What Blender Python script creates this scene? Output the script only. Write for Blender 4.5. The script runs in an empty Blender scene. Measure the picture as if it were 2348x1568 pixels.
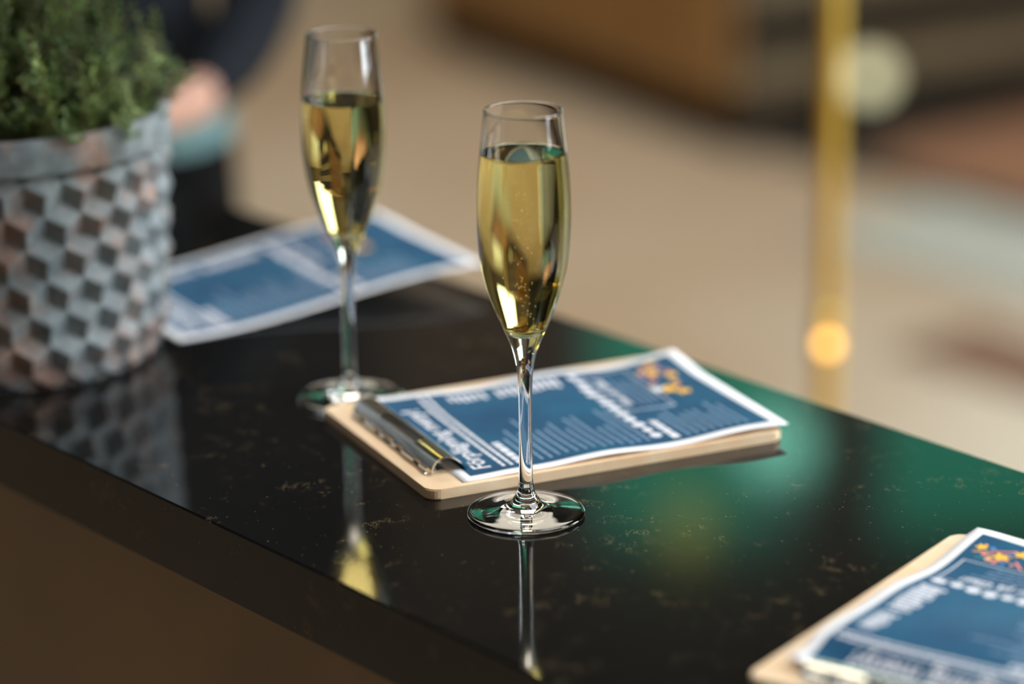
import bpy, bmesh, math, random
from mathutils import Vector, Matrix, Quaternion
random.seed(7)
R = math.radians
scene = bpy.context.scene
col = scene.collection

# ------------------------------------------------------------------ camera, world, exposure
TOP = 1.05                                   # height of the worktop
cam_data = bpy.data.cameras.new('camera')
cam = bpy.data.objects.new('camera', cam_data)
col.objects.link(cam)
cam_data.sensor_width = 36.0
cam_data.lens = 105.03
cam.matrix_world = (Matrix.Translation((0, 0, TOP + .594))
                    @ Matrix.Rotation(R(90 - 17.7), 4, 'X') @ Matrix.Rotation(R(-.53), 4, 'Z'))
cam_data.clip_start = .05
cam_data.dof.use_dof = True
cam_data.dof.focus_distance = 1.652
cam_data.dof.aperture_fstop = 2.05
scene.camera = cam

world = bpy.data.worlds.new('world')
scene.world = world
world.use_nodes = True
world.node_tree.nodes['Background'].inputs[0].default_value = (.75, .87, 1, 1)
world.node_tree.nodes['Background'].inputs[1].default_value = .6

vs = scene.view_settings
vs.view_transform = 'Standard'
vs.look = 'None'
vs.gamma = 1.0
vs.exposure = 0.0
vs.use_curve_mapping = False

WIN_RIGHT = 16.0           # daylight in the right-hand windows
WIN_LEFT = 4.5             # narrow window in the left wall
SKY_NEAR = 10.5            # daylight in the skylight by the counter
FILL_FAR = 6.0             # added fill light for the far floor, shaped as a skylight
WIN_BACK = 5.0
GREEN_GLASS = 1.25

# ------------------------------------------------------------------ material helpers
def mat(name, color=(.5, .5, .5), rough=.5, metal=0., spec=.5, emit=None, strength=0., coat=0.):
    m = bpy.data.materials.new(name)
    m.use_nodes = True
    b = m.node_tree.nodes['Principled BSDF']
    b.inputs['Base Color'].default_value = (*color, 1)
    b.inputs['Roughness'].default_value = rough
    b.inputs['Metallic'].default_value = metal
    b.inputs['Specular IOR Level'].default_value = spec
    b.inputs['Coat Weight'].default_value = coat
    if emit:
        b.inputs['Emission Color'].default_value = (*emit, 1)
        b.inputs['Emission Strength'].default_value = strength
    return m

def N(m, kind, **kw):
    n = m.node_tree.nodes.new(kind)
    for k, v in kw.items():
        setattr(n, k, v)
    return n

def L(m, a, b):
    m.node_tree.links.new(a, b)

def noise(m, scale, detail=4., rough=.55, coord='Object', stretch=None):
    tc = N(m, 'ShaderNodeTexCoord')
    src = tc.outputs[coord]
    if stretch:
        mp = N(m, 'ShaderNodeMapping')
        mp.inputs['Scale'].default_value = stretch
        L(m, src, mp.inputs[0])
        src = mp.outputs[0]
    n = N(m, 'ShaderNodeTexNoise')
    n.inputs['Scale'].default_value = scale
    n.inputs['Detail'].default_value = detail
    n.inputs['Roughness'].default_value = rough
    L(m, src, n.inputs['Vector'])
    return n

def ramp(m, fac, stops):
    r = N(m, 'ShaderNodeValToRGB')
    e = r.color_ramp.elements
    while len(e) < len(stops):
        e.new(.5)
    for el, (p, c) in zip(e, stops):
        el.position = p
        el.color = (*c, 1)
    L(m, fac, r.inputs[0])
    return r

def bump(m, height, strength=.2, dist=.002):
    b = N(m, 'ShaderNodeBump')
    b.inputs['Strength'].default_value = strength
    b.inputs['Distance'].default_value = dist
    L(m, height, b.inputs['Height'])
    L(m, b.outputs[0], m.node_tree.nodes['Principled BSDF'].inputs['Normal'])

def bsdf(m):
    return m.node_tree.nodes['Principled BSDF']

def emission(name, color, strength):
    m = bpy.data.materials.new(name)
    m.use_nodes = True
    nt = m.node_tree
    nt.nodes.clear()
    o = nt.nodes.new('ShaderNodeOutputMaterial')
    e = nt.nodes.new('ShaderNodeEmission')
    e.inputs[0].default_value = (*color, 1)
    e.inputs[1].default_value = strength
    nt.links.new(e.outputs[0], o.inputs[0])
    return m

def glass(name, ior, color=(1, 1, 1), rough=0.):
    m = bpy.data.materials.new(name)
    m.use_nodes = True
    nt = m.node_tree
    nt.nodes.clear()
    o = nt.nodes.new('ShaderNodeOutputMaterial')
    g = nt.nodes.new('ShaderNodeBsdfGlass')
    g.inputs['Color'].default_value = (*color, 1)
    g.inputs['Roughness'].default_value = rough
    g.inputs['IOR'].default_value = ior
    nt.links.new(g.outputs[0], o.inputs[0])
    return m

# ------------------------------------------------------------------ object helpers
def link(name, me, parent=None, mats=(), loc=None):
    o = bpy.data.objects.new(name, me)
    col.objects.link(o)
    for m in mats:
        me.materials.append(m)
    if parent:
        o.parent = parent
    if loc:
        o.location = loc
    return o

def empty(name, loc, rz=0.):
    o = bpy.data.objects.new(name, None)
    col.objects.link(o)
    o.location = loc
    o.rotation_euler = (0, 0, rz)
    o.empty_display_size = .05
    return o

def tag(o, label=None, cat=None, group=None, kind=None):
    for k, v in (('label', label), ('category', cat), ('group', group), ('kind', kind)):
        if v:
            o[k] = v
    return o

def mesh(name, verts, faces, smooth=False):
    me = bpy.data.meshes.new(name)
    me.from_pydata([tuple(v) for v in verts], [], faces)
    if smooth:
        me.shade_smooth()
    me.update()
    return me

def from_bm(name, bm, smooth=False):
    me = bpy.data.meshes.new(name)
    bm.normal_update()
    bm.to_mesh(me)
    bm.free()
    if smooth:
        me.shade_smooth()
    return me

def box_bm(bm, lo, hi, bevel=0., seg=2, mtx=None):
    r = bmesh.ops.create_cube(bm, size=1.)
    vs_ = r['verts']
    for v in vs_:
        v.co = Vector([lo[i] + (v.co[i] + .5) * (hi[i] - lo[i]) for i in range(3)])
    if bevel:
        es = list({e for v in vs_ for e in v.link_edges})
        g = bmesh.ops.bevel(bm, geom=es, offset=bevel, segments=seg, affect='EDGES', profile=.5)
        vs_ = list({v for f in g['faces'] for v in f.verts} | {v for v in vs_ if v.is_valid})
    if mtx:
        bmesh.ops.transform(bm, matrix=mtx, verts=[v for v in vs_ if v.is_valid])

def box(name, lo, hi, m, parent=None, bevel=0., seg=2, mtx=None):
    bm = bmesh.new()
    box_bm(bm, lo, hi, bevel, seg, mtx)
    return link(name, from_bm(name, bm), parent, [m])

def lathe_data(prof, seg=64, cap0=False, cap1=False):
    """prof: list of (r, z) in travel order; outward normal lies to the right of travel"""
    verts, faces, nrm = [], [], []
    n = len(prof)
    for i, (r, z) in enumerate(prof):
        a = prof[max(i - 1, 0)]
        b = prof[min(i + 1, n - 1)]
        dr, dz = b[0] - a[0], b[1] - a[1]
        q = math.hypot(dr, dz) or 1
        nr, nz = dz / q, -dr / q
        for j in range(seg):
            t = 2 * math.pi * j / seg
            verts.append((max(r, 1e-6) * math.cos(t), max(r, 1e-6) * math.sin(t), z))
            nrm.append((nr * math.cos(t), nr * math.sin(t), nz))
    for i in range(n - 1):
        for j in range(seg):
            k = (j + 1) % seg
            faces.append((i * seg + j, i * seg + k, (i + 1) * seg + k, (i + 1) * seg + j))
    return verts, faces, nrm

def lathe(name, prof, m, parent=None, seg=64, custom=True, loc=None):
    v, f, nr = lathe_data(prof, seg)
    me = mesh(name, v, f, True)
    if custom:
        me.normals_split_custom_set_from_vertices(nr)
    return link(name, me, parent, [m], loc)

def cyl(name, r, z0, z1, m, parent=None, seg=24, bevel=.0, loc=None):
    b = bevel or min(r, abs(z1 - z0)) * .12
    p = [(0, z0), (r - b, z0), (r, z0 + b), (r, z1 - b), (r - b, z1), (0, z1)]
    v, f, _ = lathe_data(p, seg)
    me = mesh(name, v, f, False)
    return link(name, me, parent, [m], loc)

def cspline(pts, n):
    """smooth open curve through points, n samples per span (centripetal-free Catmull-Rom)"""
    out = []
    P = [pts[0]] + list(pts) + [pts[-1]]
    for i in range(1, len(P) - 2):
        p0, p1, p2, p3 = P[i - 1], P[i], P[i + 1], P[i + 2]
        for k in range(n):
            t = k / n
            out.append(tuple(.5 * (2 * b + (c - a) * t + (2 * a - 5 * b + 4 * c - d) * t * t
                                   + (-a + 3 * b - 3 * c + d) * t ** 3)
                             for a, b, c, d in zip(p0, p1, p2, p3)))
    out.append(tuple(pts[-1]))
    return out

def tube_bm(bm, pts, radii, seg=10):
    rings = []
    n = len(pts)
    for i, p in enumerate(pts):
        p = Vector(p)
        t = (Vector(pts[min(i + 1, n - 1)]) - Vector(pts[max(i - 1, 0)])).normalized()
        a = t.orthogonal().normalized()
        b = t.cross(a)
        r = radii[i] if hasattr(radii, '__len__') else radii
        rings.append([bm.verts.new(p + (a * math.cos(2 * math.pi * k / seg) + b * math.sin(2 * math.pi * k / seg)) * r)
                      for k in range(seg)])
    for i in range(n - 1):
        # keep ring alignment
        off = min(range(seg), key=lambda o: (rings[i + 1][o].co - rings[i][0].co).length)
        rings[i + 1] = rings[i + 1][off:] + rings[i + 1][:off]
        for k in range(seg):
            j = (k + 1) % seg
            bm.faces.new((rings[i][k], rings[i][j], rings[i + 1][j], rings[i + 1][k]))
    bm.faces.new(list(reversed(rings[0])))
    bm.faces.new(rings[-1])

# ------------------------------------------------------------------ materials
M = {}
# polished near-black stone with thin golden veins and specks
m = M['stone'] = mat('black_stone', (.006, .006, .006), .07, spec=.5)
big = noise(m, 16, 3)
clus = noise(m, 75, 2)
fine = noise(m, 85, 6, .74, stretch=(1.3, .6, 1))
spk = noise(m, 430, 1)
r1 = ramp(m, big.outputs[0], [(.50, (0, 0, 0)), (.60, (1, 1, 1))])
r1b = ramp(m, clus.outputs[0], [(.53, (0, 0, 0)), (.63, (1, 1, 1))])
sub = N(m, 'ShaderNodeMath', operation='SUBTRACT'); sub.inputs[1].default_value = .5
L(m, fine.outputs[0], sub.inputs[0])
ab = N(m, 'ShaderNodeMath', operation='ABSOLUTE'); L(m, sub.outputs[0], ab.inputs[0])
r2 = ramp(m, ab.outputs[0], [(.002, (1, 1, 1)), (.014, (0, 0, 0))])
mc = N(m, 'ShaderNodeMath', operation='MULTIPLY')
L(m, r1.outputs[0], mc.inputs[0]); L(m, r1b.outputs[0], mc.inputs[1])
r1 = mc
r3 = ramp(m, spk.outputs[0], [(.755, (0, 0, 0)), (.79, (1, 1, 1))])
mul = N(m, 'ShaderNodeMath', operation='MULTIPLY')
L(m, r1.outputs[0], mul.inputs[0]); L(m, r2.outputs[0], mul.inputs[1])
mx = N(m, 'ShaderNodeMath', operation='MAXIMUM')
L(m, mul.outputs[0], mx.inputs[0]); L(m, r3.outputs[0], mx.inputs[1])
sc = N(m, 'ShaderNodeMath', operation='MULTIPLY'); sc.inputs[1].default_value = .7
L(m, mx.outputs[0], sc.inputs[0])
mixn = N(m, 'ShaderNodeMix', data_type='RGBA')
mixn.inputs[6].default_value = (.006, .006, .006, 1)
mixn.inputs[7].default_value = (.23, .16, .08, 1)
L(m, sc.outputs[0], mixn.inputs[0])
L(m, mixn.outputs[2], bsdf(m).inputs['Base Color'])

# brown lacquered counter front
m = M['bronze'] = mat('brown_lacquer', (.12, .07, .03), .38, spec=.5)
nz = noise(m, 5, 3)
rr = ramp(m, nz.outputs[0], [(.3, (.20, .125, .058)), (.7, (.29, .175, .078))])
L(m, rr.outputs[0], bsdf(m).inputs['Base Color'])

# pale birch board
def wood(name, a, b, scale, stretch, rough=.5):
    m = mat(name, a, rough)
    nz = noise(m, scale, 5, .6, stretch=stretch)
    rr = ramp(m, nz.outputs[0], [(.3, a), (.72, b)])
    L(m, rr.outputs[0], bsdf(m).inputs['Base Color'])
    bump(m, nz.outputs[0], .12, .001)
    return m
M['birch'] = wood('birch_wood', (.86, .56, .31), (.95, .74, .50), 40, (1, .06, 1), .45)
M['brown_wood'] = wood('brown_wood', (.26, .135, .04), (.38, .20, .06), 12, (.2, 1, 1), .4)
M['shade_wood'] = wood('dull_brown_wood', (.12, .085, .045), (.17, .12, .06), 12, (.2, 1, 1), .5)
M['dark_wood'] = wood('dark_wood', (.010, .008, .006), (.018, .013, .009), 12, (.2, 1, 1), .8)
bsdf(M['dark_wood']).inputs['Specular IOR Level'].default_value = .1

M['paper'] = mat('paper', (.88, .87, .88), .6)
m = M['blue'] = mat('blue_print', (.025, .115, .235), .5, spec=.06)
nz = noise(m, 18, 3)
rr = ramp(m, nz.outputs[0], [(.35, (.012, .066, .142)), (.65, (.015, .104, .188))])
L(m, rr.outputs[0], bsdf(m).inputs['Base Color'])
M['ink'] = mat('white_print', (.80, .80, .86), .5)
M['ink_pale'] = mat('pale_blue_print', (.17, .29, .44), .5)
M['yellow'] = mat('yellow_print', (.95, .50, .02), .5)
M['coral'] = mat('coral_print', (.85, .22, .20), .5)
M['orange'] = mat('orange_print', (.88, .40, .16), .5)
M['sky_ink'] = mat('bright_blue_print', (.01, .20, .55), .5)
M['teal_ink'] = mat('teal_print', (.02, .35, .33), .5)
M['chrome'] = mat('chrome', (.75, .74, .70), .12, 1.)
M['brass'] = mat('brass', (.90, .62, .12), .36, 1.)

M['glass'] = glass('clear_glass', 1.5)
M['wine_wall'] = glass('sparkling_wine_against_glass', 1.34 / 1.5, (.970, .908, .585))
M['wine_top'] = glass('sparkling_wine_surface', 1.34, (.97, .96, .86))
M['bubble'] = glass('gas_bubble', 1 / 1.34)

# weathered pot
m = M['pot'] = mat('weathered_terracotta', (.4, .4, .4), .55)
n1 = noise(m, 30, 5, .6)
n2 = noise(m, 55, 5, .7)
n3 = noise(m, 240, 3)
ra = ramp(m, n1.outputs[0], [(.47, (0, 0, 0)), (.66, (1, 1, 1))])
gr = ramp(m, n2.outputs[0], [(.25, (.075, .090, .098)), (.5, (.165, .190, .200)), (.75, (.30, .335, .34))])
tr = ramp(m, n2.outputs[0], [(.3, (.15, .088, .070)), (.7, (.34, .215, .165))])
mixn = N(m, 'ShaderNodeMix', data_type='RGBA')
L(m, ra.outputs[0], mixn.inputs[0]); L(m, gr.outputs[0], mixn.inputs[6]); L(m, tr.outputs[0], mixn.inputs[7])
L(m, mixn.outputs[2], bsdf(m).inputs['Base Color'])
bump(m, n3.outputs[0], .25, .0008)
M['soil'] = mat('dark_soil', (.02, .014, .009), .9)
m = M['leaf'] = mat('herb_leaf', (.05, .10, .02), .5)
oi = N(m, 'ShaderNodeObjectInfo')
nl = noise(m, 120, 2)
ad = N(m, 'ShaderNodeMath', operation='ADD'); L(m, oi.outputs['Random'], ad.inputs[0]); L(m, nl.outputs[0], ad.inputs[1])
rr = ramp(m, ad.outputs[0], [(.25, (.018, .052, .008)), (.60, (.058, .128, .020)), (.92, (.21, .29, .075))])
hv = N(m, 'ShaderNodeMath', operation='MULTIPLY'); hv.inputs[1].default_value = .62
L(m, ad.outputs[0], hv.inputs[0]); L(m, hv.outputs[0], rr.inputs[0])
L(m, rr.outputs[0], bsdf(m).inputs['Base Color'])
M['stem'] = mat('herb_stem', (.14, .075, .035), .6)

# room
m = M['floor'] = mat('tan_floor', (.42, .33, .23), .32)
nz = noise(m, 1.1, 3)
rr = ramp(m, nz.outputs[0], [(.35, (.40, .29, .19)), (.65, (.46, .37, .27))])
L(m, rr.outputs[0], bsdf(m).inputs['Base Color'])
M['wall_brown'] = mat('brown_wall', (.10, .072, .042), .7)
M['wall_dark'] = mat('charcoal_wall', (.012, .012, .014), .8)
M['ceiling'] = mat('ceiling_paint', (.10, .09, .075), .8)
M['frame'] = mat('window_frame_paint', (.03, .03, .03), .4)
M['daylight'] = emission('daylit_glass', (.86, .95, 1.), WIN_RIGHT)
M['daylight_left'] = emission('daylit_glass_left', (.86, .95, 1.), WIN_LEFT)
M['sky_near'] = emission('skylight_glass', (.92, .96, 1.), SKY_NEAR)
M['fill_far'] = emission('far_fill_glass', (1., .90, .74), FILL_FAR)  # unseen ceiling panes that lift the light on the far floor
M['daylight3'] = emission('daylit_glass_far', (.80, .95, .90), WIN_BACK)
M['green_glass'] = emission('backlit_green_glass', (.06, .55, .33), GREEN_GLASS)
M['rug_red'] = mat('red_brown_rug', (.24, .115, .06), .9)
M['rug_dark'] = mat('olive_dark_rug', (.045, .038, .022), .9)
M['sheen_pale'] = mat('pale_grey_green_sheen', (.36, .375, .33), .9)  # window sheen on the floor, put into the colour
M['shade_brown'] = mat('brown_floor_shade', (.16, .08, .045), .8)  # darker stripe of floor, its shade put into the colour
M['black_metal'] = mat('black_metal', (.015, .015, .015), .4)

# ------------------------------------------------------------------ room shell
X0, X1, Y0, Y1, H = -4.0, 4.5, -3.5, 9.6, 4.9
tag(box('floor', (X0, Y0, -.1), (X1, Y1, 0), M['floor']), kind='structure')
tag(box('wall_front', (X0, Y0 - .1, 0), (X1, Y0, H), M['wall_brown']), kind='structure')

def wall_with_openings(name, axis, pos, thick, a0, a1, z0, z1, holes, m):
    """axis 'x' : wall in plane x=pos running along y; 'y' : plane y=pos running along x"""
    bm = bmesh.new()
    def add(p0, p1, q0, q1):
        if p1 - p0 < 1e-4 or q1 - q0 < 1e-4:
            return
        if axis == 'x':
            box_bm(bm, (pos, p0, q0), (pos + thick, p1, q1))
        else:
            box_bm(bm, (p0, pos, q0), (p1, pos + thick, q1))
    cur = a0
    cols_ = {}
    for h in sorted(holes):
        cols_.setdefault((h[0], h[1]), []).append((h[2], h[3]))
    for (p0, p1), spans in sorted(cols_.items()):
        add(cur, p0, z0, z1)
        zc = z0
        for q0, q1 in sorted(spans):
            add(p0, p1, zc, q0)
            zc = q1
        add(p0, p1, zc, z1)
        cur = p1
    add(cur, a1, z0, z1)
    return tag(link(name, from_bm(name, bm), None, [m]), kind='structure')

SKY = [(.9, 3.3, .3, 3.3, 'sky_near'), (-2.2, 1.2, 4.9, 7.9, 'fill_far')]  # the second opening is unseen, added to brighten the far floor
bm = bmesh.new()
ys = sorted({Y0, Y1} | {v_ for q in SKY for v_ in (q[2], q[3])})
for a_, b_ in zip(ys, ys[1:]):
    cur = X0
    for q in sorted(SKY):
        if q[2] <= a_ and q[3] >= b_:
            box_bm(bm, (cur, a_, H), (q[0], b_, H + .1))
            cur = q[1]
    box_bm(bm, (cur, a_, H), (X1, b_, H + .1))
tag(link('ceiling', from_bm('ceiling', bm), None, [M['ceiling']]), kind='structure')

win_n = [0]
def window(axis, pos, p0, p1, q0, q1, m, nx=2, nz=2):
    win_n[0] += 1
    t = .06
    root = empty('window_%d' % win_n[0], (0, 0, 0))
    tag(root, kind='structure')
    def bx(name, a0, a1, b0, b1, d0, d1, mm):
        if axis == 'x':
            return box(name, (pos + d0, a0, b0), (pos + d1, a1, b1), mm, root)
        return box(name, (a0, pos + d0, b0), (a1, pos + d1, b1), mm, root)
    for a0, a1, b0, b1 in ((p0, p0 + t, q0, q1), (p1 - t, p1, q0, q1), (p0 + t, p1 - t, q0, q0 + t), (p0 + t, p1 - t, q1 - t, q1)):
        bx('window_frame', a0, a1, b0, b1, .0, .06, M['frame'])
    w = (p1 - p0 - 2 * t) / nx
    h = (q1 - q0 - 2 * t) / nz
    for i in range(nx):
        for j in range(nz):
            bx('pane', p0 + t + i * w + .015, p0 + t + (i + 1) * w - .015, q0 + t + j * h + .015, q0 + t + (j + 1) * h - .015, .03, .036, m)
    for i in range(1, nx):
        bx('mullion', p0 + t + i * w - .02, p0 + t + i * w + .02, q0 + t, q1 - t, .01, .055, M['frame'])
    for j in range(1, nz):
        bx('glazing_bar', p0 + t, p1 - t, q0 + t + j * h - .02, q0 + t + j * h + .02, .01, .05, M['frame'])
    return root

right_holes = [(-.1, 1.4, .9, 3.6), (2.2, 3.9, .9, 3.6)]
wall_with_openings('wall_right', 'x', X1, .1, Y0, Y1, 0, H, right_holes, M['wall_brown'])
for h in right_holes:
    window('x', X1, *h, M['daylight'])
wall_with_openings('wall_left', 'x', X0 - .1, .1, Y0, Y1, 0, H, [(-1.25, -.75, 1.0, 3.4)], M['wall_dark'])
window('x', X0 - .066, -1.25, -.75, 1.0, 3.4, M['daylight_left'], 1, 2)
for x0, x1, y0, y1, mk in SKY:
    win_n[0] += 1
    root = empty('window_%d' % win_n[0], (0, 0, 0))
    tag(root, kind='structure')
    for i in range(3):
        w = (x1 - x0) / 3
        box('pane', (x0 + i * w + .03, y0 + .03, H + .05), (x0 + (i + 1) * w - .03, y1 - .03, H + .056), M[mk], root)
    for i in range(4):
        xx = x0 + i * w
        box('glazing_bar', (max(x0, xx - .03), y0, H + .02), (min(x1, xx + .03), y1, H + .09), M['frame'], root)
    for yy in (y0, y1 - .03):
        box('window_frame', (x0 + .03, yy, H + .02), (x1 - .03, yy + .03, H + .048), M['frame'], root)
wall_with_openings('wall_back', 'y', Y1, .1, -.45, X1, 0, H, [(.22, 1.0, 3.05, 4.3), (1.2, 3.6, 3.05, 4.3), (1.2, 3.6, .4, 2.5)], M['wall_brown'])
tag(box('wall_back_dark', (X0, Y1, 0), (-.45, Y1 + .1, H), M['wall_dark']), kind='structure')
window('y', Y1, .22, 1.0, 3.05, 4.3, M['green_glass'], 1, 1)
window('y', Y1, 1.2, 3.6, 3.05, 4.3, M['green_glass'], 2, 1)
window('y', Y1, 1.2, 3.6, .4, 2.5, M['daylight3'], 2, 1)

# ------------------------------------------------------------------ counter
D = Vector((math.cos(R(-50)), math.sin(R(-50)), 0))     # along the counter
Nn = Vector((-D.y, D.x, 0))                             # across, away from the camera
CM = Matrix.Identity(4)
CM.col[0][:3] = D
CM.col[1][:3] = Nn
N_NEAR, N_FAR = .8625, 1.2575
bm = bmesh.new()
box_bm(bm, (-2.35, N_NEAR, TOP - .043), (.75, N_FAR, TOP), .0010, 1, CM)
wt = link('worktop', from_bm('worktop', bm), None, [M['stone']])
tag(wt, 'polished black stone worktop with fine golden veins under the glasses', 'worktop')
base = empty('counter_base', D * -.8 + Nn * 1.06)
tag(base, 'brown lacquered counter front below the black worktop', 'counter')
base.rotation_euler = (0, 0, R(-50))
box('body', (-1.53, -.165, .08), (1.53, .18, TOP - .0432), M['bronze'], base)
for k in range(2):
    box('front_panel', (-1.53 + k * 1.53 + .0015, -.187, .08), (k * 1.53 - .0015, -.1652, TOP - .0432), M['bronze'], base, .001, 1)
box('plinth', (-1.5, -.14, 0), (1.5, .15, .08), M['black_metal'], base)

# ------------------------------------------------------------------ flutes
OUT = [(0, .8), (12, .8), (24, .55), (30.5, .25), (32.2, .7), (32.8, 1.7), (32.2, 2.6), (30.5, 3.1), (24, 3.9), (17, 4.9),
       (12, 6.3), (8.6, 8.4), (6.3, 11.2), (5.2, 13.2), (4.75, 14.4), (4.6, 15.6), (4.25, 17.2), (3.98, 19.5), (3.78, 26), (3.68, 34), (3.6, 46), (3.62, 58), (3.74, 71),
       (4.19, 81.3), (5.15, 88.8), (6.95, 96.3), (9.95, 103.7), (13.15, 111.2), (16.2, 118.6), (18.87, 126), (21.2, 133.4),
       (23.74, 145.7), (25.02, 158), (25.38, 170), (25.2, 182), (24.59, 194), (23.46, 206.8), (22.25, 218), (21.15, 228.6)]
INN = [(0, 105.0), (3, 105.35), (6, 106.7), (9.2, 109.6), (13.0, 115.4), (15.6, 120.6), (17.5, 126), (19.95, 133.4),
       (22.6, 145.7), (23.95, 158), (24.33, 170), (24.15, 182), (23.5, 194), (22.36, 206.8), (21.13, 218), (20.0, 228.6)]
OUT = [(r / 1000, z / 1000) for r, z in OUT]
INN = [(r / 1000, z / 1000) for r, z in INN]

def flute(loc, level, label, bubble_seed, nb):
    root = empty('champagne_flute', loc)
    tag(root, label, 'glass', 'champagne flutes on the counter')
    out = cspline(OUT, 5)
    inn = cspline(INN, 6)
    inner_low = [p for p in inn if p[1] < level - 1e-5]
    a, b = inner_low[-1], [p for p in inn if p[1] >= level - 1e-5][0]
    t = (level - a[1]) / (b[1] - a[1])
    rl = (a[0] + (b[0] - a[0]) * t, level)
    inner_low.append(rl)
    inner_high = [rl] + [p for p in inn if p[1] > level + 1e-4]
    # rounded lip
    (ro, zo), (ri, zi) = out[-1], inner_high[-1]
    lip = []
    c, w = (ro + ri) / 2, (ro - ri) / 2
    for k in range(1, 8):
        g = math.pi * k / 8
        lip.append((c + w * (1 + .35 * math.sin(g)) * math.cos(g), zo + w * 1.9 * math.sin(g)))
    chain = out + lip + list(reversed(inner_high))
    i1 = next(i for i, p in enumerate(out) if i > 20 and p[1] > .0142)
    i2 = next(i for i, p in enumerate(out) if i > i1 and p[1] > .093)
    SEG = 96
    v, f, nr = lathe_data(chain, SEG)
    def part(name, i0, i1_):
        vv = v[i0 * SEG:(i1_ + 1) * SEG]
        nn = nr[i0 * SEG:(i1_ + 1) * SEG]
        ff = [tuple(q - i0 * SEG for q in face) for face in f[i0 * SEG:i1_ * SEG]]
        me = mesh(name, vv, ff, True)
        me.normals_split_custom_set_from_vertices(nn)
        return link(name, me, root, [M['glass']])
    part('foot', 0, i1)
    part('stem', i1, i2)
    part('bowl', i2, len(chain) - 1)
    # the wine: wall against the glass, then the free surface with a small meniscus
    surf = []
    R0 = rl[0]
    for k in range(1, 25):
        x = R0 * (1 - (k / 24) ** 1.6)
        surf.append((x, level - .0009 * (1 - math.exp(-(R0 - x) / .0011))))
    v2, f2, n2 = lathe_data(inner_low + surf, SEG)
    k0 = (len(inner_low) - 1)
    for j in range(SEG):           # crisp normal at the contact line
        pass
    me = mesh('champagne', v2, f2, True)
    for i, p in enumerate(me.polygons):
        p.material_index = 0 if i < k0 * SEG else 1
    w_ = link('champagne', me, root, [M['wine_wall'], M['wine_top']])
    w_['label'] = 'pale golden sparkling wine with fine bubbles'
    rb = random.Random(bubble_seed)
    bm = bmesh.new()
    for k in range(nb):
        z = rb.uniform(.112, level - .004)
        rmax = .0045 if rb.random() < .75 else .012
        ang = rb.uniform(0, 6.28)
        rr_ = rmax * rb.random() ** .7
        bmesh.ops.create_icosphere(bm, subdivisions=2, radius=rb.uniform(.00016, .00032),
                                   matrix=Matrix.Translation((rr_ * math.cos(ang), rr_ * math.sin(ang), z)))
    bo = link('bubbles', from_bm('bubbles', bm, True), w_, [M['bubble']])
    bo['kind'] = 'stuff'
    return root

flute((.007, 1.547, TOP), .2068, 'champagne flute in front, filled higher, standing before the clipboard', 3, 110)
flute((-.100, 1.748, TOP), .1900, 'champagne flute further back, filled lower, standing between the pot and the clipboard', 5, 160)

# ------------------------------------------------------------------ printed menu sheets and clipboards
def text_polys(body, size, bold=0., shear=0., align='LEFT'):
    cu = bpy.data.curves.new('lettering', 'FONT')
    cu.body = body
    cu.size = size
    cu.offset = bold
    cu.shear = shear
    cu.align_x = align
    cu.resolution_u = 3
    o = bpy.data.objects.new('lettering', cu)
    me = bpy.data.meshes.new_from_object(o)
    vs_ = [(v.co.x, v.co.y) for v in me.vertices]
    fs = [tuple(p.vertices) for p in me.polygons]
    bpy.data.objects.remove(o)
    bpy.data.curves.remove(cu)
    bpy.data.meshes.remove(me)
    return vs_, fs

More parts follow.
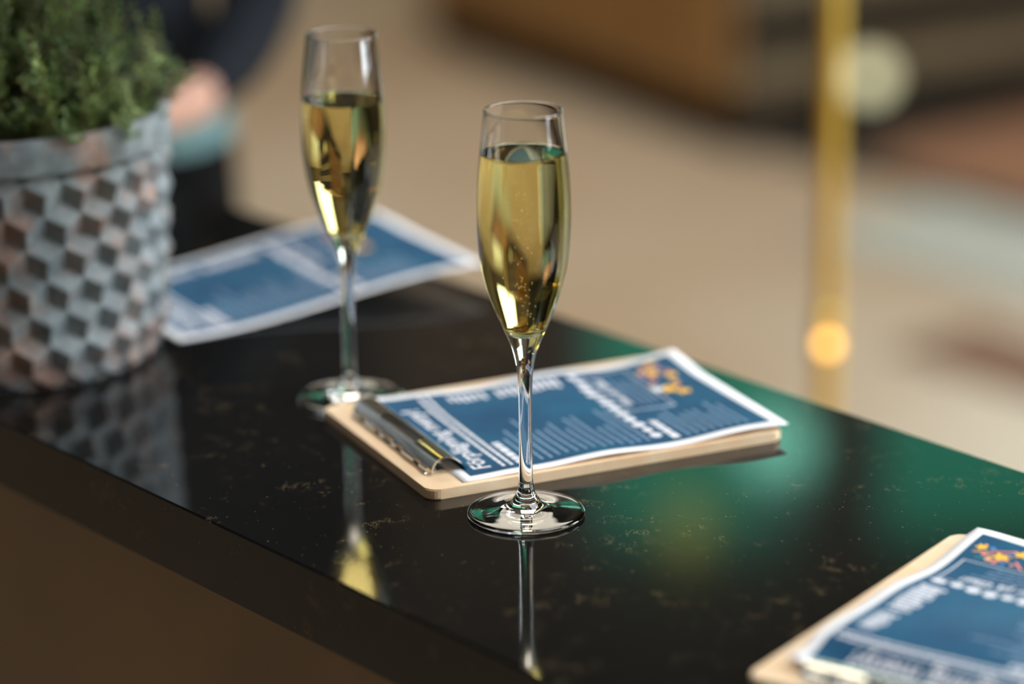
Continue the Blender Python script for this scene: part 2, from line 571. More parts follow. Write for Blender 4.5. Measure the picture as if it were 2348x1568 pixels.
def sheet(loc, rz, zfun, label, group, length=.210, width=.148, tilt=None):
    """page lying flat: local x runs down the page (top edge at x=0), local y to the page's right; heights from zfun"""
    root = empty('menu_sheet', loc, rz)
    tag(root, label, 'menu', group)
    def up(x, y, lift):
        return (x, y, zfun(x, y) + lift)
    def grid(name, x0, x1, y0, y1, lift, m, nx=48, ny=34, solid=0.):
        vv, ff = [], []
        for i in range(nx + 1):
            for j in range(ny + 1):
                vv.append(up(x0 + (x1 - x0) * i / nx, y0 + (y1 - y0) * j / ny, lift))
        for i in range(nx):
            for j in range(ny):
                q = i * (ny + 1) + j
                ff.append((q, q + ny + 1, q + ny + 2, q + 1))
        o = link(name, mesh(name, vv, ff, True), root, [m])
        if solid:
            s = o.modifiers.new('thickness', 'SOLIDIFY')
            s.thickness = solid
            s.offset = -1
        return o
    grid('paper', 0, length, 0, width, 0, M['paper'], solid=.00035)
    grid('printed_panel', .0075, length - .0075, .0068, width - .0068, .00014, M['blue'])
    def flat(name, polys, m, lift=.0003, label=None, kind=None):
        vv, ff = [], []
        for p in polys:
            b0 = len(vv)
            vv += [up(x, y, lift) for x, y in p]
            ff.append(tuple(range(b0, b0 + len(p))))
        o = link(name, mesh(name, vv, ff), root, [m])
        if label:
            o['label'] = label
        if kind:
            o['kind'] = kind
        return o
    def words(name, body, size, x, y, m, bold=0., shear=0., align='LEFT', label=None):
        vs_, fs = text_polys(body, size, bold, shear, align)
        vv = [up(x - ty, y + tx, .0003) for tx, ty in vs_]
        o = link(name, mesh(name, vv, fs), root, [m])
        if label:
            o['label'] = label
        return o
    def dashes(x, y0, y1, h, rnd, gap=.0007, wmin=.002, wmax=.007):
        out, y = [], y0
        while y < y1 - .001:
            w = min(rnd.uniform(wmin, wmax), y1 - y)
            out.append([(x, y), (x + h, y), (x + h, y + w), (x, y + w)])
            y += w + gap
        return out
    def disc(x, y, rx, ry, n=14):
        return [(x + rx * math.cos(2 * math.pi * k / n), y + ry * math.sin(2 * math.pi * k / n)) for k in range(n)]
    def star(x, y, r, a=0.):
        return [(x + (r if k % 2 == 0 else r * .5) * math.cos(a + math.pi * k / 5),
                 y + (r if k % 2 == 0 else r * .5) * math.sin(a + math.pi * k / 5)) for k in range(10)]
    def stroke(x0, y0, x1, y1, w, bow=0., n=6):
        a_, b_ = [], []
        dx, dy = x1 - x0, y1 - y0
        q = math.hypot(dx, dy)
        nx_, ny_ = -dy / q, dx / q
        for k in range(n + 1):
            t = k / n
            o_ = bow * 4 * t * (1 - t)
            ww = w * (.55 if k in (0, n) else 1)
            a_.append((x0 + dx * t + nx_ * (o_ + ww / 2), y0 + dy * t + ny_ * (o_ + ww / 2)))
            b_.append((x0 + dx * t + nx_ * (o_ - ww / 2), y0 + dy * t + ny_ * (o_ - ww / 2)))
        return a_ + b_[::-1]
    rnd = random.Random(11)
    # title and the two thin lines under it
    words('title_lettering', 'F\u00f6rpl\u00e4gning meny!', .0150, .0238, .0135, M['ink'], .00022, .12, label='white title lettering')
    flat('subtitle_lines', dashes(.0300, .012, .138, .0021, rnd) + dashes(.0350, .012, .138, .0021, rnd), M['ink'], kind='stuff')
    # right-hand price column, two stacked groups of short lines
    pc = []
    for i in range(6):
        pc += dashes(.0475 + i * .0043, .124 + rnd.uniform(0, .003), .135, .0026, rnd, .0004)
    for i in range(10):
        pc += dashes(.0790 + i * .0043, .121 + rnd.uniform(0, .005), .136, .0026, rnd, .0004)
    flat('price_column', pc, M['ink'], kind='stuff')
    # left-hand headings and small text
    flat('heading_block', dashes(.0400, .013, .051, .0048, rnd, .0012, .004, .008) + dashes(.1400, .012, .046, .0050, rnd, .0012, .005, .009), M['ink'], kind='stuff')
    tx = []
    for i in range(14):
        tx += dashes(.0490 + i * .0058, .012 + rnd.uniform(0, .004), rnd.uniform(.045, .085), .0018, rnd)
    for i in range(8):
        tx += dashes(.1500 + i * .0055, .012, rnd.uniform(.040, .062), .0018, rnd)
    flat('small_text', tx, M['ink_pale'], kind='stuff')
    flat('divider_line', [stroke(.146, .066, .169, .064, .0032)], M['ink_pale'])
    # garland of white ovals across the page
    y = .017
    k = 0
    while y < .136:
        w = rnd.uniform(.0075, .0110)
        flat('garland_oval', [disc(.1325 + rnd.uniform(-.001, .001) , y + w / 2, rnd.uniform(.0028, .0042), w / 2 * .92)], M['ink'])
        y += w + .0012
        k += 1
    # framed wine list
    words('heading_lettering', 'Viner p\u00e5 Glas!', .0088, .1472, .0755, M['ink'], .0002, .1, label='white heading lettering')
    dots = []
    for i in range(50):
        yy = .066 + i * .0014
        dots += [disc(.1372, yy, .00056, .00056, 6), disc(.1685, yy, .00056, .00056, 6)]
    for i in range(29):
        xx = .1372 + i * .00112
        dots += [disc(xx, .066, .0006, .0006, 6), disc(xx, .066 + 50 * .0014, .0006, .0006, 6)]
    flat('dotted_frame', dots, M['ink'], kind='stuff')
    tx = []
    for i in range(4):
        tx += dashes(.1510 + i * .0042, .072 + rnd.uniform(0, .006), .130 - rnd.uniform(0, .014), .0013, rnd, .0008, .0015, .006)
    flat('wine_list_text', tx, M['ink_pale'], kind='stuff')
    # confetti and stars at the foot of the page
    for x, y, r in ((.1870, .1345, .0042), (.1815, .1210, .0060), (.1905, .1130, .0052), (.178, .091, .0075), (.184, .083, .0060), (.187, .1010, .0040)):
        flat('star', [star(x, y, r, rnd.uniform(0, 1.2))], M['yellow'])
    flat('white_star', [star(.172, .094, .0062, .4)], M['ink'])
    for x0, y0, x1, y1, w, b, c in ((.1858, .1290, .1935, .1165, .0012, -.0012, 'coral'), (.1800, .1370, .1838, .1265, .0011, 0, 'orange'),
                                    (.1905, .1160, .1850, .1190, .0012, 0, 'sky_ink'), (.1740, .1330, .1785, .1240, .0009, 0, 'teal_ink'),
                                    (.1805, .1120, .1720, .1050, .0016, 0, 'coral'), (.1765, .1170, .1715, .1165, .0016, 0, 'sky_ink'),
                                    (.1935, .1130, .1895, .1100, .0018, .0006, 'orange'), (.170, .104, .176, .098, .0012, 0, 'teal_ink')):
        flat('streamer', [stroke(x0, y0, x1, y1, w, b)], M[c])
    for x, y, r, c in ((.1905, .1335, .0010, 'orange'), (.1890, .1290, .0018, 'sky_ink'), (.1800, .1300, .0016, 'coral'), (.1755, .1255, .0021, 'orange'),
                       (.1740, .1215, .0018, 'coral'), (.1780, .1195, .0012, 'coral'), (.1830, .1260, .0007, 'coral'), (.1785, .1265, .0008, 'orange'),
                       (.1790, .1165, .0011, 'coral'), (.1755, .1120, .0012, 'orange'), (.1845, .1165, .0008, 'orange'), (.181, .128, .0007, 'coral'),
                       (.1860, .0950, .0018, 'coral'), (.1700, .1000, .0014, 'orange')):
        flat('confetti_dot', [disc(x, y, r, r)], M[c])
    return root

BT = .0062
def clipboard(loc, rz, label, length=.229, width=.163, arch=.0098):
    root = empty('clipboard', loc, rz)
    tag(root, label, 'clipboard', 'wooden clipboards on the counter')
    # board with rounded corners
    rc, pts = .007, []
    for cx, cy, a0 in ((length - rc, width - rc, 0), (rc, width - rc, 90), (rc, rc, 180), (length - rc, rc, 270)):
        for k in range(7):
            a = R(a0 + 90 * k / 6)
            pts.append((cx + rc * math.cos(a), cy + rc * math.sin(a)))
    bm = bmesh.new()
    lo = [bm.verts.new((x, y, .0002)) for x, y in pts]
    hi = [bm.verts.new((x, y, BT)) for x, y in pts]
    n = len(pts)
    bm.faces.new(hi)
    bm.faces.new(list(reversed(lo)))
    for k in range(n):
        bm.faces.new((lo[k], lo[(k + 1) % n], hi[(k + 1) % n], hi[k]))
    es = [e for e in bm.edges if (e.verts[0] in hi) == (e.verts[1] in hi) and len({v in hi for v in e.verts}) == 1]
    bmesh.ops.bevel(bm, geom=es, offset=.0007, segments=2, affect='EDGES')
    link('board', from_bm('board', bm), root, [M['birch']])
    # sprung metal clip lying across the top of the board
    clip = empty('clip', (0, 0, BT))
    clip.parent = root
    y0, y1 = .022, .140
    prof = cspline([(.0115, .0012), (.0118, arch * .42), (.0140, arch * .78), (.0180, arch), (.0225, arch * .97), (.0268, arch * .76), (.0300, arch * .46), (.0320, .0022), (.0334, .0010)], 4)
    slot = (.055, .108)          # long opening cut through the crown
    th = .0009
    def sheet_strip(i0, i1, ya, yb, vv, ff):
        base_ = len(vv)
        pp = prof[i0:i1 + 1]
        for k, (x, z) in enumerate(pp):
            kk = i0 + k
            a, b = prof[max(kk - 1, 0)], prof[min(kk + 1, len(prof) - 1)]
            dx, dz = b[0] - a[0], b[1] - a[1]
            q = math.hypot(dx, dz)
            nx_, nz_ = -dz / q, dx / q
            for yy in (ya, yb):
                vv.append((x + nx_ * th / 2, yy, z + nz_ * th / 2))
                vv.append((x - nx_ * th / 2, yy, z - nz_ * th / 2))
        m_ = len(pp)
        for k in range(m_ - 1):
            p, q = base_ + 4 * k, base_ + 4 * k + 4
            ff += [(p, q, q + 2, p + 2), (p + 1, p + 3, q + 3, q + 1), (p, p + 1, q + 1, q), (p + 2, q + 2, q + 3, p + 3)]
        p, q = base_, base_ + 4 * (m_ - 1)
        ff += [(p, p + 2, p + 3, p + 1), (q, q + 1, q + 3, q + 2)]
    vv, ff = [], []
    e = len(prof) - 1
    s0, s1 = 9, 15
    sheet_strip(0, e, y0, slot[0], vv, ff)
    sheet_strip(0, e, slot[1], y1, vv, ff)
    sheet_strip(0, s0, slot[0], slot[1], vv, ff)
    sheet_strip(s1, e, slot[0], slot[1], vv, ff)
    lever = link('lever', mesh('lever', vv, ff), clip, [M['chrome']])
    box('base_plate', (.0085, y0 + .004, .0001), (.022, y1 - .004, .0009), M['chrome'], clip, .0002, 1)
    # hinge knuckles along the back of the clip
    for k, (a, b) in enumerate(((.026, .036), (.044, .062), (.070, .076), (.088, .094), (.102, .118), (.126, .136))):
        bm = bmesh.new()
        tube_bm(bm, [(.0108, a, .0024), (.0108, (a + b) / 2, .0024), (.0108, b, .0024)], .0018, 10)
        link('hinge_knuckle', from_bm('hinge_knuckle', bm, False), clip, [M['chrome']])
    # coil spring
    bm = bmesh.new()
    pts = [(.0190 + .0018 * math.cos(t * .55), .030 + .102 * t / 240, .0032 + .0018 * math.sin(t * .55)) for t in range(241)]
    tube_bm(bm, pts, .0005, 6)
    link('spring', from_bm('spring', bm, True), clip, [M['chrome']])
    for yy in (.046, .116):
        cyl('rivet', .0028, .0008, .0018, M['chrome'], clip, 16, .0004, (.0140, yy, 0))
    return root

def smooth(a, b, x):
    t = max(0., min(1., (x - a) / (b - a)))
    return t * t * (3 - 2 * t)

# middle clipboard
mid_loc, mid_rz = (-.047, 1.568, TOP), R(25)
clipboard(mid_loc, mid_rz, 'wooden clipboard behind the front flute, holding a blue menu')
def z_mid(x, y):
    free = smooth(.012, .05, x)
    fe = smooth(.10, .148, y)
    ne = smooth(.05, 0, y)
    z = .0003 + free * (.0004 + fe * (.0024 + .0013 * math.sin(x * 62 + .6)) + ne * .0009 * (1 + math.sin(x * 75 + 1)))
    z += .0045 * smooth(.05, 0, x) * smooth(.115, .148, y)
    z += .0022 * smooth(.15, .21, x)
    return max(z, .0003)
mp = Matrix.Translation(mid_loc) @ Matrix.Rotation(mid_rz, 4, 'Z')
sheet(mp @ Vector((.0225, .0040, BT + .0003)), mid_rz - R(.6), z_mid, 'blue menu sheet clipped to the board behind the front flute', 'printed menu sheets')

# clipboard at the lower right
r3_loc, r3_rz = (.2445, 1.2215, TOP), R(55.4)
clipboard(r3_loc, r3_rz, 'wooden clipboard at the lower right corner, cut off by the frame', length=.224, arch=.0052)
def z_r3(x, y):
    z = .0003 + .0052 * smooth(.04, .0, x) * smooth(.12, .148, y)
    z += .0065 * smooth(.011, .032, x) * smooth(.15, .05, x)
    z += smooth(.10, .148, y) * smooth(.02, .06, x) * (.0016 + .0013 * math.sin(x * 70))
    return max(z, .0003)
mp = Matrix.Translation(r3_loc) @ Matrix.Rotation(r3_rz, 4, 'Z')
sheet(mp @ Vector((.0200, .0030, BT + .0003)), r3_rz + R(.4), z_r3, 'blue menu sheet with stars clipped to the lower right board', 'printed menu sheets')

# loose sheet beside the pot, its far end lifting and reaching over the counter edge
def z_back(x, y):
    return .0006 + .0165 * smooth(.02, .215, x) + .002 * smooth(.08, .148, y)
ex = Vector((math.cos(R(31)), math.sin(R(31)), 0))
sheet((-.0195 - ex.x * .232, 1.988 - ex.y * .232, TOP), R(31), z_back, 'blue menu sheet lying behind the flutes, next to the patterned pot', 'printed menu sheets', length=.232, width=.152)

# ------------------------------------------------------------------ potted herb
pot_c = Vector((-.326, 1.856, TOP))
plant = empty('potted_herb', pot_c)
tag(plant, 'bushy green herb in a grey terracotta pot with a cube relief', 'potted plant')
PH, PR0, PR1 = .1635, .1015, .1085
def pot_r(z):
    t = z / PH
    return PR0 + (PR1 - PR0) * t - .010 * smooth(.016, .0, z)
NC = 27                                      # cubes around
cw = 2 * math.pi / NC                        # angular cube width
edge = cw * .104 / math.sqrt(3)              # projected cube edge
rowh = edge * 1.5
ztop = .1405
step = .0044
verts, faces, key = [], [], {}
def pv(ia, zz, lev):
    """ia counts half cube widths"""
    ia = ia % (2 * NC)
    k = (ia, round(zz * 1e5))
    if k not in key:
        zc = max(.0015, min(ztop, zz))
        cut = zz > ztop - 1e-4 or zz < .0035
        rr_ = pot_r(zc) - .0060 + lev * step + (.0012 if cut else 0)
        a = ia * cw / 2
        key[k] = len(verts)
        verts.append((rr_ * math.cos(a), rr_ * math.sin(a), zc))
    return key[k]
nrows = 8
for r_ in range(nrows):
    zc = ztop - .0118 - r_ * rowh
    for c_ in range(NC):
        ia = 2 * c_ + (r_ % 2)
        ctr = pv(ia, zc, 2.)
        top = pv(ia, zc + edge, 0.)
        ul = pv(ia - 1, zc + edge / 2, 1.)
        ur = pv(ia + 1, zc + edge / 2, 1.)
        ll = pv(ia - 1, zc - edge / 2, 0.)
        lr = pv(ia + 1, zc - edge / 2, 0.)
        dn = pv(ia, zc - edge, 1.)
        for q in ((ctr, ur, top, ul), (ctr, ul, ll, dn), (ctr, dn, lr, ur)):
            if len({verts[i] for i in q}) == 4 and max(verts[i][2] for i in q) - min(verts[i][2] for i in q) > 1e-4:
                faces.append(q)
bm = bmesh.new()
bv = [bm.verts.new(v) for v in verts]
for q in faces:
    try:
        bm.faces.new([bv[i] for i in q])
    except ValueError:
        pass
for v in [v for v in bm.verts if not v.link_faces]:
    bm.verts.remove(v)
rel = link('cube_relief', from_bm('cube_relief', bm), plant, [M['pot']])
bv_ = rel.modifiers.new('soft_edges', 'BEVEL')
bv_.width = .0009
bv_.segments = 2
bv_.limit_method = 'ANGLE'
bv_.angle_limit = R(12)
# core of the pot: base, wall behind the relief, plain rim band, lip and inside
prof = [(0, .0006), (.088, .0006), (.0925, .0022), (pot_r(.006) - .0066, .006), (pot_r(.02) - .0066, .02), (pot_r(.135) - .0066, .135),
        (pot_r(.1395) - .0030, .1395), (pot_r(.1408) - .0002, .1412), (PR1 + .0004, .1425), (PR1 + .0006, .1605), (PR1 - .0002, .1628), (PR1 - .002, PH), (PR1 - .0062, PH - .0002),
        (PR1 - .0085, PH - .002), (PR1 - .0095, .15), (PR1 - .011, .132), (.04, .131), (0, .131)]
v, f, _ = lathe_data(prof, 128)
me = mesh('pot', v, f, False)
me.shade_smooth()
po = link('pot', me, plant, [M['pot']])
po.modifiers.new('edges', 'EDGE_SPLIT').split_angle = R(40)
# rough chips around the foot ring
bm = bmesh.new()
for k in range(150):
    a = 2 * math.pi * k / 150 + random.uniform(-.01, .01)
    rr_ = pot_r(.002) - .0005 + random.uniform(-.0008, .0008)
    s = random.uniform(.0012, .0024)
    bmesh.ops.create_icosphere(bm, subdivisions=1, radius=s, matrix=Matrix.Translation((rr_ * math.cos(a), rr_ * math.sin(a), s * .9)))
fr = link('foot_ring', from_bm('foot_ring', bm), plant, [M['pot']])
fr['kind'] = 'stuff'
bm = bmesh.new()
v, f, _ = lathe_data([(0, .1345), (.03, .137), (.06, .1355), (.085, .137), (.0975, .1365)][::-1], 40)
so = link('soil', mesh('soil', v, f, True), plant, [M['soil']])

def sprig_mesh(seed):
    rs = random.Random(seed)
    bm = bmesh.new()
    n = 9
    bx, by = rs.uniform(-.013, .013), rs.uniform(-.013, .013)
    ctr = []
    for i in range(n + 1):
        t = i / n
        ctr.append(Vector((bx * math.sin(t * 2.4) + rs.uniform(-.0006, .0006), by * math.sin(t * 2.1) + rs.uniform(-.0006, .0006), .1 * t)))
    tube_bm(bm, ctr, [.0009 * (1 - .65 * i / n) for i in range(n + 1)], 4)
    def at(t):
        q = t * n
        i = min(int(q), n - 1)
        return ctr[i].lerp(ctr[i + 1], q - i)
    def leaves(fn, t0, stepf, size, up0):
        t = t0
        while t < 1.0:
            p = fn(t)
            whorl = rs.choice((2, 3, 3))
            ph = rs.uniform(0, 6.28)
            for w in range(whorl):
                a = ph + w * 6.283 / whorl + rs.uniform(-.3, .3)
                out = Vector((math.cos(a), math.sin(a), 0))
                rise = rs.uniform(.15, 1.0) + up0 * smooth(.7, 1, t)
                d_ = (out + Vector((0, 0, rise))).normalized()
                ln = rs.uniform(.0050, .0088) * size * (1 - .3 * smooth(.8, 1, t))
                wd = rs.uniform(.0011, .0018) * size
                side = d_.cross(Vector((0, 0, 1))).normalized()
                nrm_ = side.cross(d_)
                q0 = bm.verts.new(p)
                q1 = bm.verts.new(p + d_ * ln * .5 + side * wd + nrm_ * .0004)
                q2 = bm.verts.new(p + d_ * ln - nrm_ * .0006)
                q3 = bm.verts.new(p + d_ * ln * .5 - side * wd + nrm_ * .0004)
                q4 = bm.verts.new(p + d_ * ln * .5 - nrm_ * .0003)
                for tri in ((q0, q1, q4), (q1, q2, q4), (q2, q3, q4), (q3, q0, q4)):
                    bm.faces.new(tri)
            t += rs.uniform(*stepf)
    twigs = []
    for k in range(rs.choice((3, 4, 5))):
        t0 = rs.uniform(.3, .85)
        a = rs.uniform(0, 6.28)
        d_ = Vector((math.cos(a), math.sin(a), rs.uniform(1.0, 2.0))).normalized()
        ln = rs.uniform(.014, .026)
        p0 = at(t0)
        p1 = p0 + d_ * ln + Vector((0, 0, ln * .25))
        twigs.append((p0, p1))
        tube_bm(bm, [p0, p0.lerp(p1, .5), p1], [.0006, .0005, .0003], 4)
    ns = len(bm.faces)
    leaves(at, .16, (.036, .056), 1., 1.3)
    for p0, p1 in twigs:
        leaves(lambda t, p0=p0, p1=p1: p0.lerp(p1, t), .15, (.12, .20), .85, 1.3)
    me = from_bm('sprig', bm)
    me.materials.append(M['stem'])
    me.materials.append(M['leaf'])
    for i, p in enumerate(me.polygons):
        p.material_index = 0 if i < ns else 1
    return me

variants = [sprig_mesh(100 + k) for k in range(10)]
rs = random.Random(21)
NS = 240
for k in range(NS):
    u = (k + .5) / NS
    rt = .111 * math.sqrt(u)
    a = k * 2.39996 + rs.uniform(-.12, .12)
    zt = .168 + .120 * (1 - (rt / .113) ** 2.0) + rs.uniform(-.030, .012)
    if k > NS * .75:
        zt = max(zt + rs.choice((0, .006, .012, .026)), .186)
    rb_ = min(.084, rt * .86)
    b0 = Vector((rb_ * math.cos(a), rb_ * math.sin(a), .134))
    tip = Vector((rt * math.cos(a + rs.uniform(-.2, .2)), rt * math.sin(a + rs.uniform(-.2, .2)), zt))
    d_ = tip - b0
    o = bpy.data.objects.new('sprig', variants[k % 10])
    col.objects.link(o)
    o.parent = plant
    o.location = b0
    o.rotation_mode = 'QUATERNION'
    o.rotation_quaternion = d_.to_track_quat('Z', 'Y') @ Quaternion((0, 0, 1), rs.uniform(0, 6.28))
    s = d_.length / .1
    o.scale = (1, 1, s)

# ------------------------------------------------------------------ person at the far side of the counter
def person(loc, rz):
    V = [  # x, y, z, rx, ry, parent
        (0, 0, .95, .178, .118, None),        # 0 pelvis
        (0, 0, 1.07, .158, .104, 0),          # 1 waist
        (0, .005, 1.25, .150, .108, 1),       # 2 chest
        (0, .01, 1.385, .120, .085, 2),       # 3 upper chest
        (0, .012, 1.465, .056, .056, 3),      # 4 neck
        (0, .0, 1.53, .064, .070, 4),         # 5 jaw
        (0, .0, 1.60, .074, .090, 5),         # 6 brow
        (0, .012, 1.665, .060, .072, 6),      # 7 crown
        (.165, .015, 1.375, .060, .058, 3),   # 8 shoulder (viewer's right)
        (.188, .035, 1.22, .050, .050, 8),    # 9 upper arm
        (.195, .045, 1.085, .044, .044, 9),   # 10 elbow
        (.205, -.065, 1.048, .038, .036, 10), # 11 forearm
        (.207, -.165, 1.030, .022, .019, 11), # 12 wrist
        (.182, -.208, 1.024, .021, .016, 12), # 13 palm
        (-.165, .015, 1.375, .060, .058, 3),  # 14
        (-.205, .03, 1.21, .050, .050, 14),   # 15
        (-.215, .03, 1.08, .044, .044, 15),   # 16 elbow
        (-.19, -.07, .99, .036, .034, 16),    # 17
        (-.165, -.13, .945, .028, .024, 17),  # 18 wrist
        (-.15, -.165, .925, .034, .017, 18),  # 19 palm
        (.092, 0, .86, .100, .100, 0), (.098, -.005, .66, .080, .082, 20), (.100, 0, .48, .058, .060, 21), (.102, .015, .30, .056, .060, 22), (.104, .02, .10, .040, .042, 23),
        (.110, -.05, .045, .040, .038, 24), (.116, -.15, .035, .042, .030, 25),
        (-.092, 0, .86, .100, .100, 0), (-.098, -.005, .66, .080, .082, 27), (-.100, 0, .48, .058, .060, 28), (-.102, .015, .30, .056, .060, 29), (-.104, .02, .10, .040, .042, 30),
        (-.110, -.05, .045, .040, .038, 31), (-.116, -.15, .035, .042, .030, 32),
    ]
    def fingers(pi, dirv, sidev, dn):
        for k, (off, ln) in enumerate(((-.024, .068), (-.008, .078), (.008, .073), (.024, .058))):
            b = Vector(V[pi][:3]) + sidev * off + dirv * .03
            i0 = len(V)
            V.append((*b, .0090, .0085, pi))
            V.append((*(b + dirv * ln * .5 + dn * .002), .0085, .0080, i0))
            V.append((*(b + dirv * ln * .85 + dn * .008), .0075, .0070, i0 + 1))
        b = Vector(V[pi][:3]) - sidev * .034 - dirv * .012
        i0 = len(V)
        V.append((*b, .0105, .0100, pi))
        V.append((*(b - sidev * .016 + dirv * .024), .0092, .0088, i0))
        V.append((*(b - sidev * .018 + dirv * .048 + dn * .008), .0080, .0076, i0 + 1))
    fingers(13, Vector((-.9, -.44, 0)).normalized(), Vector((.44, -.9, 0)).normalized(), Vector((0, 0, -1)))
    fingers(19, Vector((.25, -.6, -.75)).normalized(), Vector((-.8, -.55, .15)).normalized(), Vector((.6, .2, -.6)))
    bm = bmesh.new()
    sk = bm.verts.layers.skin.verify()
    bvs = [bm.verts.new(v[:3]) for v in V]
    for b, v in zip(bvs, V):
        b[sk].radius = (v[3], v[4])
        b[sk].use_root = v[5] is None
        if v[5] is not None:
            bm.edges.new((bvs[v[5]], b))
    me = bpy.data.meshes.new('body')
    bm.to_mesh(me)
    bm.free()
    tmp = bpy.data.objects.new('body', me)
    col.objects.link(tmp)
    smod = tmp.modifiers.new('skin', 'SKIN')
    smod.use_smooth_shade = True
    tmp.modifiers.new('sub', 'SUBSURF').levels = 3
    dg = bpy.context.evaluated_depsgraph_get()
    body = bpy.data.meshes.new_from_object(tmp.evaluated_get(dg))
    bpy.data.objects.remove(tmp)
    bm = bmesh.new()                       # clean seams for hem, cuffs and shoes
    bm.from_mesh(body)
    for co, no in (((0, 0, .950), (0, 0, 1)), ((0, 0, .977), (0, 0, 1)), ((0, -.160, 0), (0, 1, 0)), ((0, 0, .085), (0, 0, 1)), ((0, 0, 1.475), (0, 0, 1)), ((0, -.118, 0), (0, 1, 0))):
        bmesh.ops.bisect_plane(bm, geom=bm.verts[:] + bm.edges[:] + bm.faces[:], plane_co=co, plane_no=no)
    bm.to_mesh(body)
    bm.free()
    body.materials.clear()
    for mm in (mat('skin', (.56, .30, .21), .5), mat('dark_navy_jacket', (.010, .012, .016), .9, spec=.15), mat('pale_blue_shirt', (.17, .29, .30), .8, spec=.2), mat('black_trousers', (.004, .004, .0045), .9, spec=.1), mat('black_shoes', (.01, .01, .01), .4)):
        body.materials.append(mm)
    hw, hp = Vector(V[12][:3]), Vector(V[13][:3])
    ow = Vector(V[18][:3])
    for p in body.polygons:
        c = p.center
        i = 1
        near_hand = (c.x > .02 and c.y < -.160 and .95 < c.z < 1.13) or (c.x < -.05 and c.y < -.115 and .84 < c.z < 1.0 and (c - ow).length < .18 and c.y < -.118)
        if c.z > 1.475 or near_hand:
            i = 0
        elif c.z < .085:
            i = 4
        elif abs(c.x) < .22 and c.z < .950 and not (c.x < -.12 and c.z > .9 and c.y < -.05):
            i = 3
        elif abs(c.x) < .22 and .950 <= c.z < .977 and c.y > -.14:
            i = 2
        p.material_index = i
        p.use_smooth = True
    root = empty('person', loc, rz)
    tag(root, 'person in a dark jacket and black trousers standing behind the potted herb, arm bent', 'person')
    link('body', body, root)
    # hair, eyes, mouth and ears (head stays above the picture)
    hair = mat('dark_hair', (.02, .013, .009), .6)
    bm = bmesh.new()
    bmesh.ops.create_uvsphere(bm, u_segments=28, v_segments=18, radius=1)
    for v in list(bm.verts):
        if v.co.y < -.25 and v.co.z < .35:
            bm.verts.remove(v)
    for v in bm.verts:
        v.co = Vector((v.co.x * .088, v.co.y * .104 + .012, v.co.z * .098 + 1.625))
    h_ = link('hair', from_bm('hair', bm, True), root, [hair])
    h_.modifiers.new('thickness', 'SOLIDIFY').thickness = .008
    eye = mat('eye', (.02, .015, .012), .2)
    for s in (-1, 1):
        bm = bmesh.new()
        bmesh.ops.create_uvsphere(bm, u_segments=12, v_segments=8, radius=.011, matrix=Matrix.Translation((s * .030, -.080, 1.598)))
        link('eye', from_bm('eye', bm, True), root, [eye])
        bm = bmesh.new()
        bmesh.ops.create_uvsphere(bm, u_segments=12, v_segments=8, radius=1, matrix=Matrix.Translation((s * .076, .008, 1.585)) @ Matrix.Diagonal((.008, .016, .028, 1)))
        link('ear', from_bm('ear', bm, True), root, [body.materials[0]])
    bm = bmesh.new()
    bmesh.ops.create_cone(bm, segments=10, radius1=.015, radius2=.006, depth=.045, cap_ends=True, matrix=Matrix.Translation((0, -.092, 1.575)) @ Matrix.Rotation(R(-18), 4, 'X'))
    link('nose', from_bm('nose', bm, True), root, [body.materials[0]])
    bm = bmesh.new()
    bmesh.ops.create_uvsphere(bm, u_segments=14, v_segments=8, radius=1, matrix=Matrix.Translation((0, -.068, 1.533)) @ Matrix.Diagonal((.024, .010, .006, 1)))
    link('mouth', from_bm('mouth', bm, True), root, [mat('lips', (.40, .13, .11), .5)])
    return root
person((-.44, 2.87, 0), R(-15))

# ------------------------------------------------------------------ brass pole behind the counter
pole = empty('brass_pole', (.318, 2.88, 0))
tag(pole, 'slim brass pole standing behind the counter, out of focus', 'pole')
cyl('base', .13, 0, .018, M['brass'], pole, 40, .003)
cyl('post', .0105, .018, 1.36, M['brass'], pole, 24, .002)
cyl('collar', .0135, .695, .755, M['brass'], pole, 24, .003)
lathe('finial', [(0, 1.36), (.012, 1.36), (.018, 1.375), (.016, 1.395), (0, 1.405)], M['brass'], pole, 24, False)
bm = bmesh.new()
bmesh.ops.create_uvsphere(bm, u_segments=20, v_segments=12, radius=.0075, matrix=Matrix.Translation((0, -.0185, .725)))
am = link('amber_glint', from_bm('amber_glint', bm, True), pole, [emission('amber_glow', (1., .52, .12), 5.5)])  # glowing bead in place of a lamp's reflection on the collar
am['label'] = 'amber highlight on the pole, made as a small glowing bead'

# ------------------------------------------------------------------ furniture far behind, out of focus
cab = empty('wooden_sideboard', (.50, 6.52, 0), R(-60))
tag(cab, 'low brown wooden sideboard with dark gaps far behind the counter', 'sideboard')
# local x runs along the counter direction (towards the viewer), local y away to the right
LX, LY = 1.45, 1.2
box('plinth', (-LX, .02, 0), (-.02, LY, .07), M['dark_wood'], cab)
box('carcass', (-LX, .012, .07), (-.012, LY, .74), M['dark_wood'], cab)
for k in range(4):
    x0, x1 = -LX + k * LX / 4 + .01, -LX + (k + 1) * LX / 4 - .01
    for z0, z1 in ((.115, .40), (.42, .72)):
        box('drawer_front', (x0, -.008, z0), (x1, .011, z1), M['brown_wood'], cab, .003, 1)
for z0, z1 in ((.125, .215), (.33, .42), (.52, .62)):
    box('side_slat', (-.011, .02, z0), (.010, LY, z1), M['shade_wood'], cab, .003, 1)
box('top_board', (-LX - .02, -.02, .74), (.02, LY, .77), M['brown_wood'], cab, .004, 1)

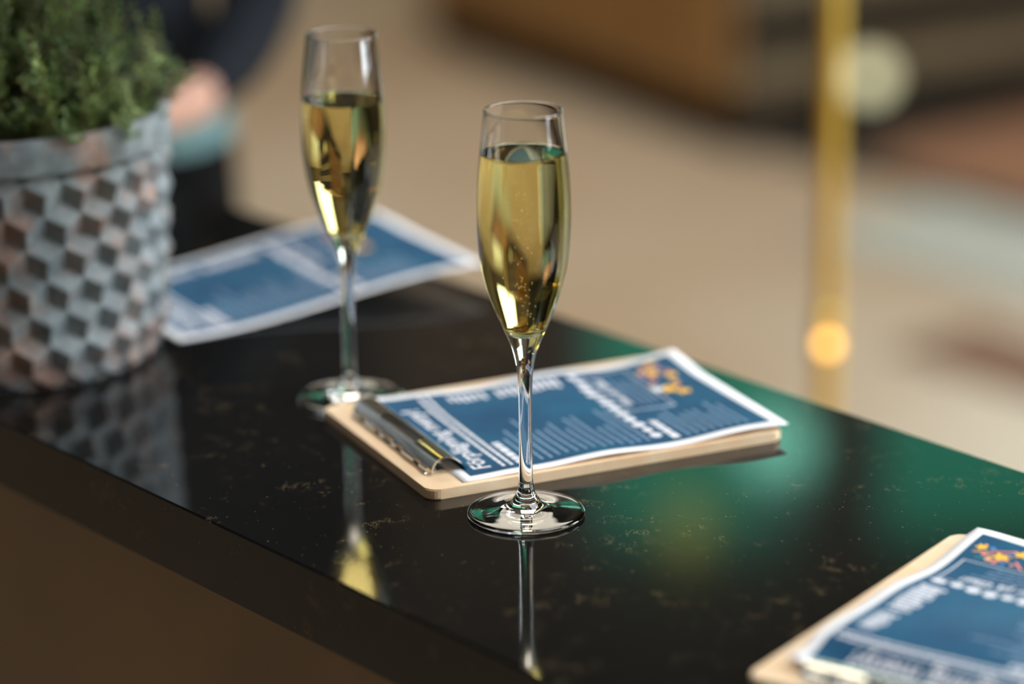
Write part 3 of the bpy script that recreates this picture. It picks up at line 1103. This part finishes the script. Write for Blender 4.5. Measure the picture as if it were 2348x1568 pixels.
def rug(name, pts, m, label, inner=None, z=.008):
    c = Vector((sum(p[0] for p in pts) / len(pts), sum(p[1] for p in pts) / len(pts), 0))
    root = empty(name, c)
    tag(root, label, 'rug')
    def slab(nm, pp, z0, z1, mm):
        n = len(pp)
        vv = [(p[0] - c.x, p[1] - c.y, z0) for p in pp] + [(p[0] - c.x, p[1] - c.y, z1) for p in pp]
        ff = [tuple(range(n, 2 * n)), tuple(reversed(range(n)))] + [(k, (k + 1) % n, n + (k + 1) % n, n + k) for k in range(n)]
        link(nm, mesh(nm, vv, ff), root, [mm])
    slab('border', pts, .0005, z, m)
    if inner:
        ip = [(c.x + (p[0] - c.x) * inner[0], c.y + (p[1] - c.y) * inner[0]) for p in pts]
        slab('field', ip, z * .5, z + .003, inner[1])
    return root
def quad(o, l, w):
    o = Vector((o[0], o[1], 0))
    return [tuple(p[:2]) for p in (o, o + D * l, o + D * l + Nn * w, o + Nn * w)]
rug('floor_rug', quad((.575, 6.515), 1.5, 1.0), M['rug_dark'], 'dark rug with a red brown field on the floor before the sideboard', (.80, M['rug_red']))
rug('pale_floor_sheen', quad((.58, 5.84), 1.3, .46), M['sheen_pale'], 'pale grey green sheet on the floor behind the brass pole, standing in for window sheen')  # thin sheet coloured like window light reflected in the floor
rug('floor_shade_strip', quad((.67, 5.07), 1.0, .24), M['shade_brown'], 'narrow brown strip on the pale floor beyond the counter, standing in for shade')  # thin strip coloured like a shaded streak of the floor

lan = empty('globe_lantern', (.80, 6.50, 0))
tag(lan, 'small pale globe lantern glowing on the floor beside the sideboard', 'lantern')
cyl('base', .055, 0, .02, M['black_metal'], lan, 28)
cyl('stand', .010, .02, .142, M['black_metal'], lan, 12)
bm = bmesh.new()
bmesh.ops.create_uvsphere(bm, u_segments=24, v_segments=16, radius=.042, matrix=Matrix.Translation((0, 0, .18)))
link('globe', from_bm('globe', bm, True), lan, [emission('globe_glow', (1., .95, .58), 1.3)])

# ------------------------------------------------------------------ pendant lamps of the room
def pendant(loc, color, strength, rad, label):
    root = empty('pendant_lamp', loc)
    tag(root, label, 'lamp', 'pendant lamps hanging in the room')
    cyl('cord', .004, rad * 1.5, H - loc[2] - .001, M['black_metal'], root, 8)
    lathe('shade', cspline([(rad * 1.25, .0), (rad * 1.2, rad * .5), (rad * .8, rad * 1.15), (rad * .25, rad * 1.5), (.006, rad * 1.55)], 5), M['black_metal'], root, 32, False)
    bm = bmesh.new()
    bmesh.ops.create_uvsphere(bm, u_segments=20, v_segments=12, radius=rad, matrix=Matrix.Translation((0, 0, 0)))
    link('bulb', from_bm('bulb', bm, True), root, [emission('bulb_glow', color, strength)])
pendant((-1.7, -.6, 2.7), (1., .55, .18), 26, .06, 'warm pendant lamp hanging left behind the camera')
pendant((.2, -1.6, 2.8), (1., .55, .18), 38, .06, 'warm pendant lamp hanging straight behind the camera')
pendant((1.6, .3, 2.9), (1., .6, .25), 50, .05, 'warm pendant lamp hanging right of the counter')
pendant((.80, 8.5, 3.53), (.30, .95, .70), 4.5, .11, 'pale teal globe lamp hanging at the far wall')
pendant((.53, 8.5, 3.78), (.85, .9, .2), 1.6, .08, 'yellow green globe lamp hanging at the far wall')
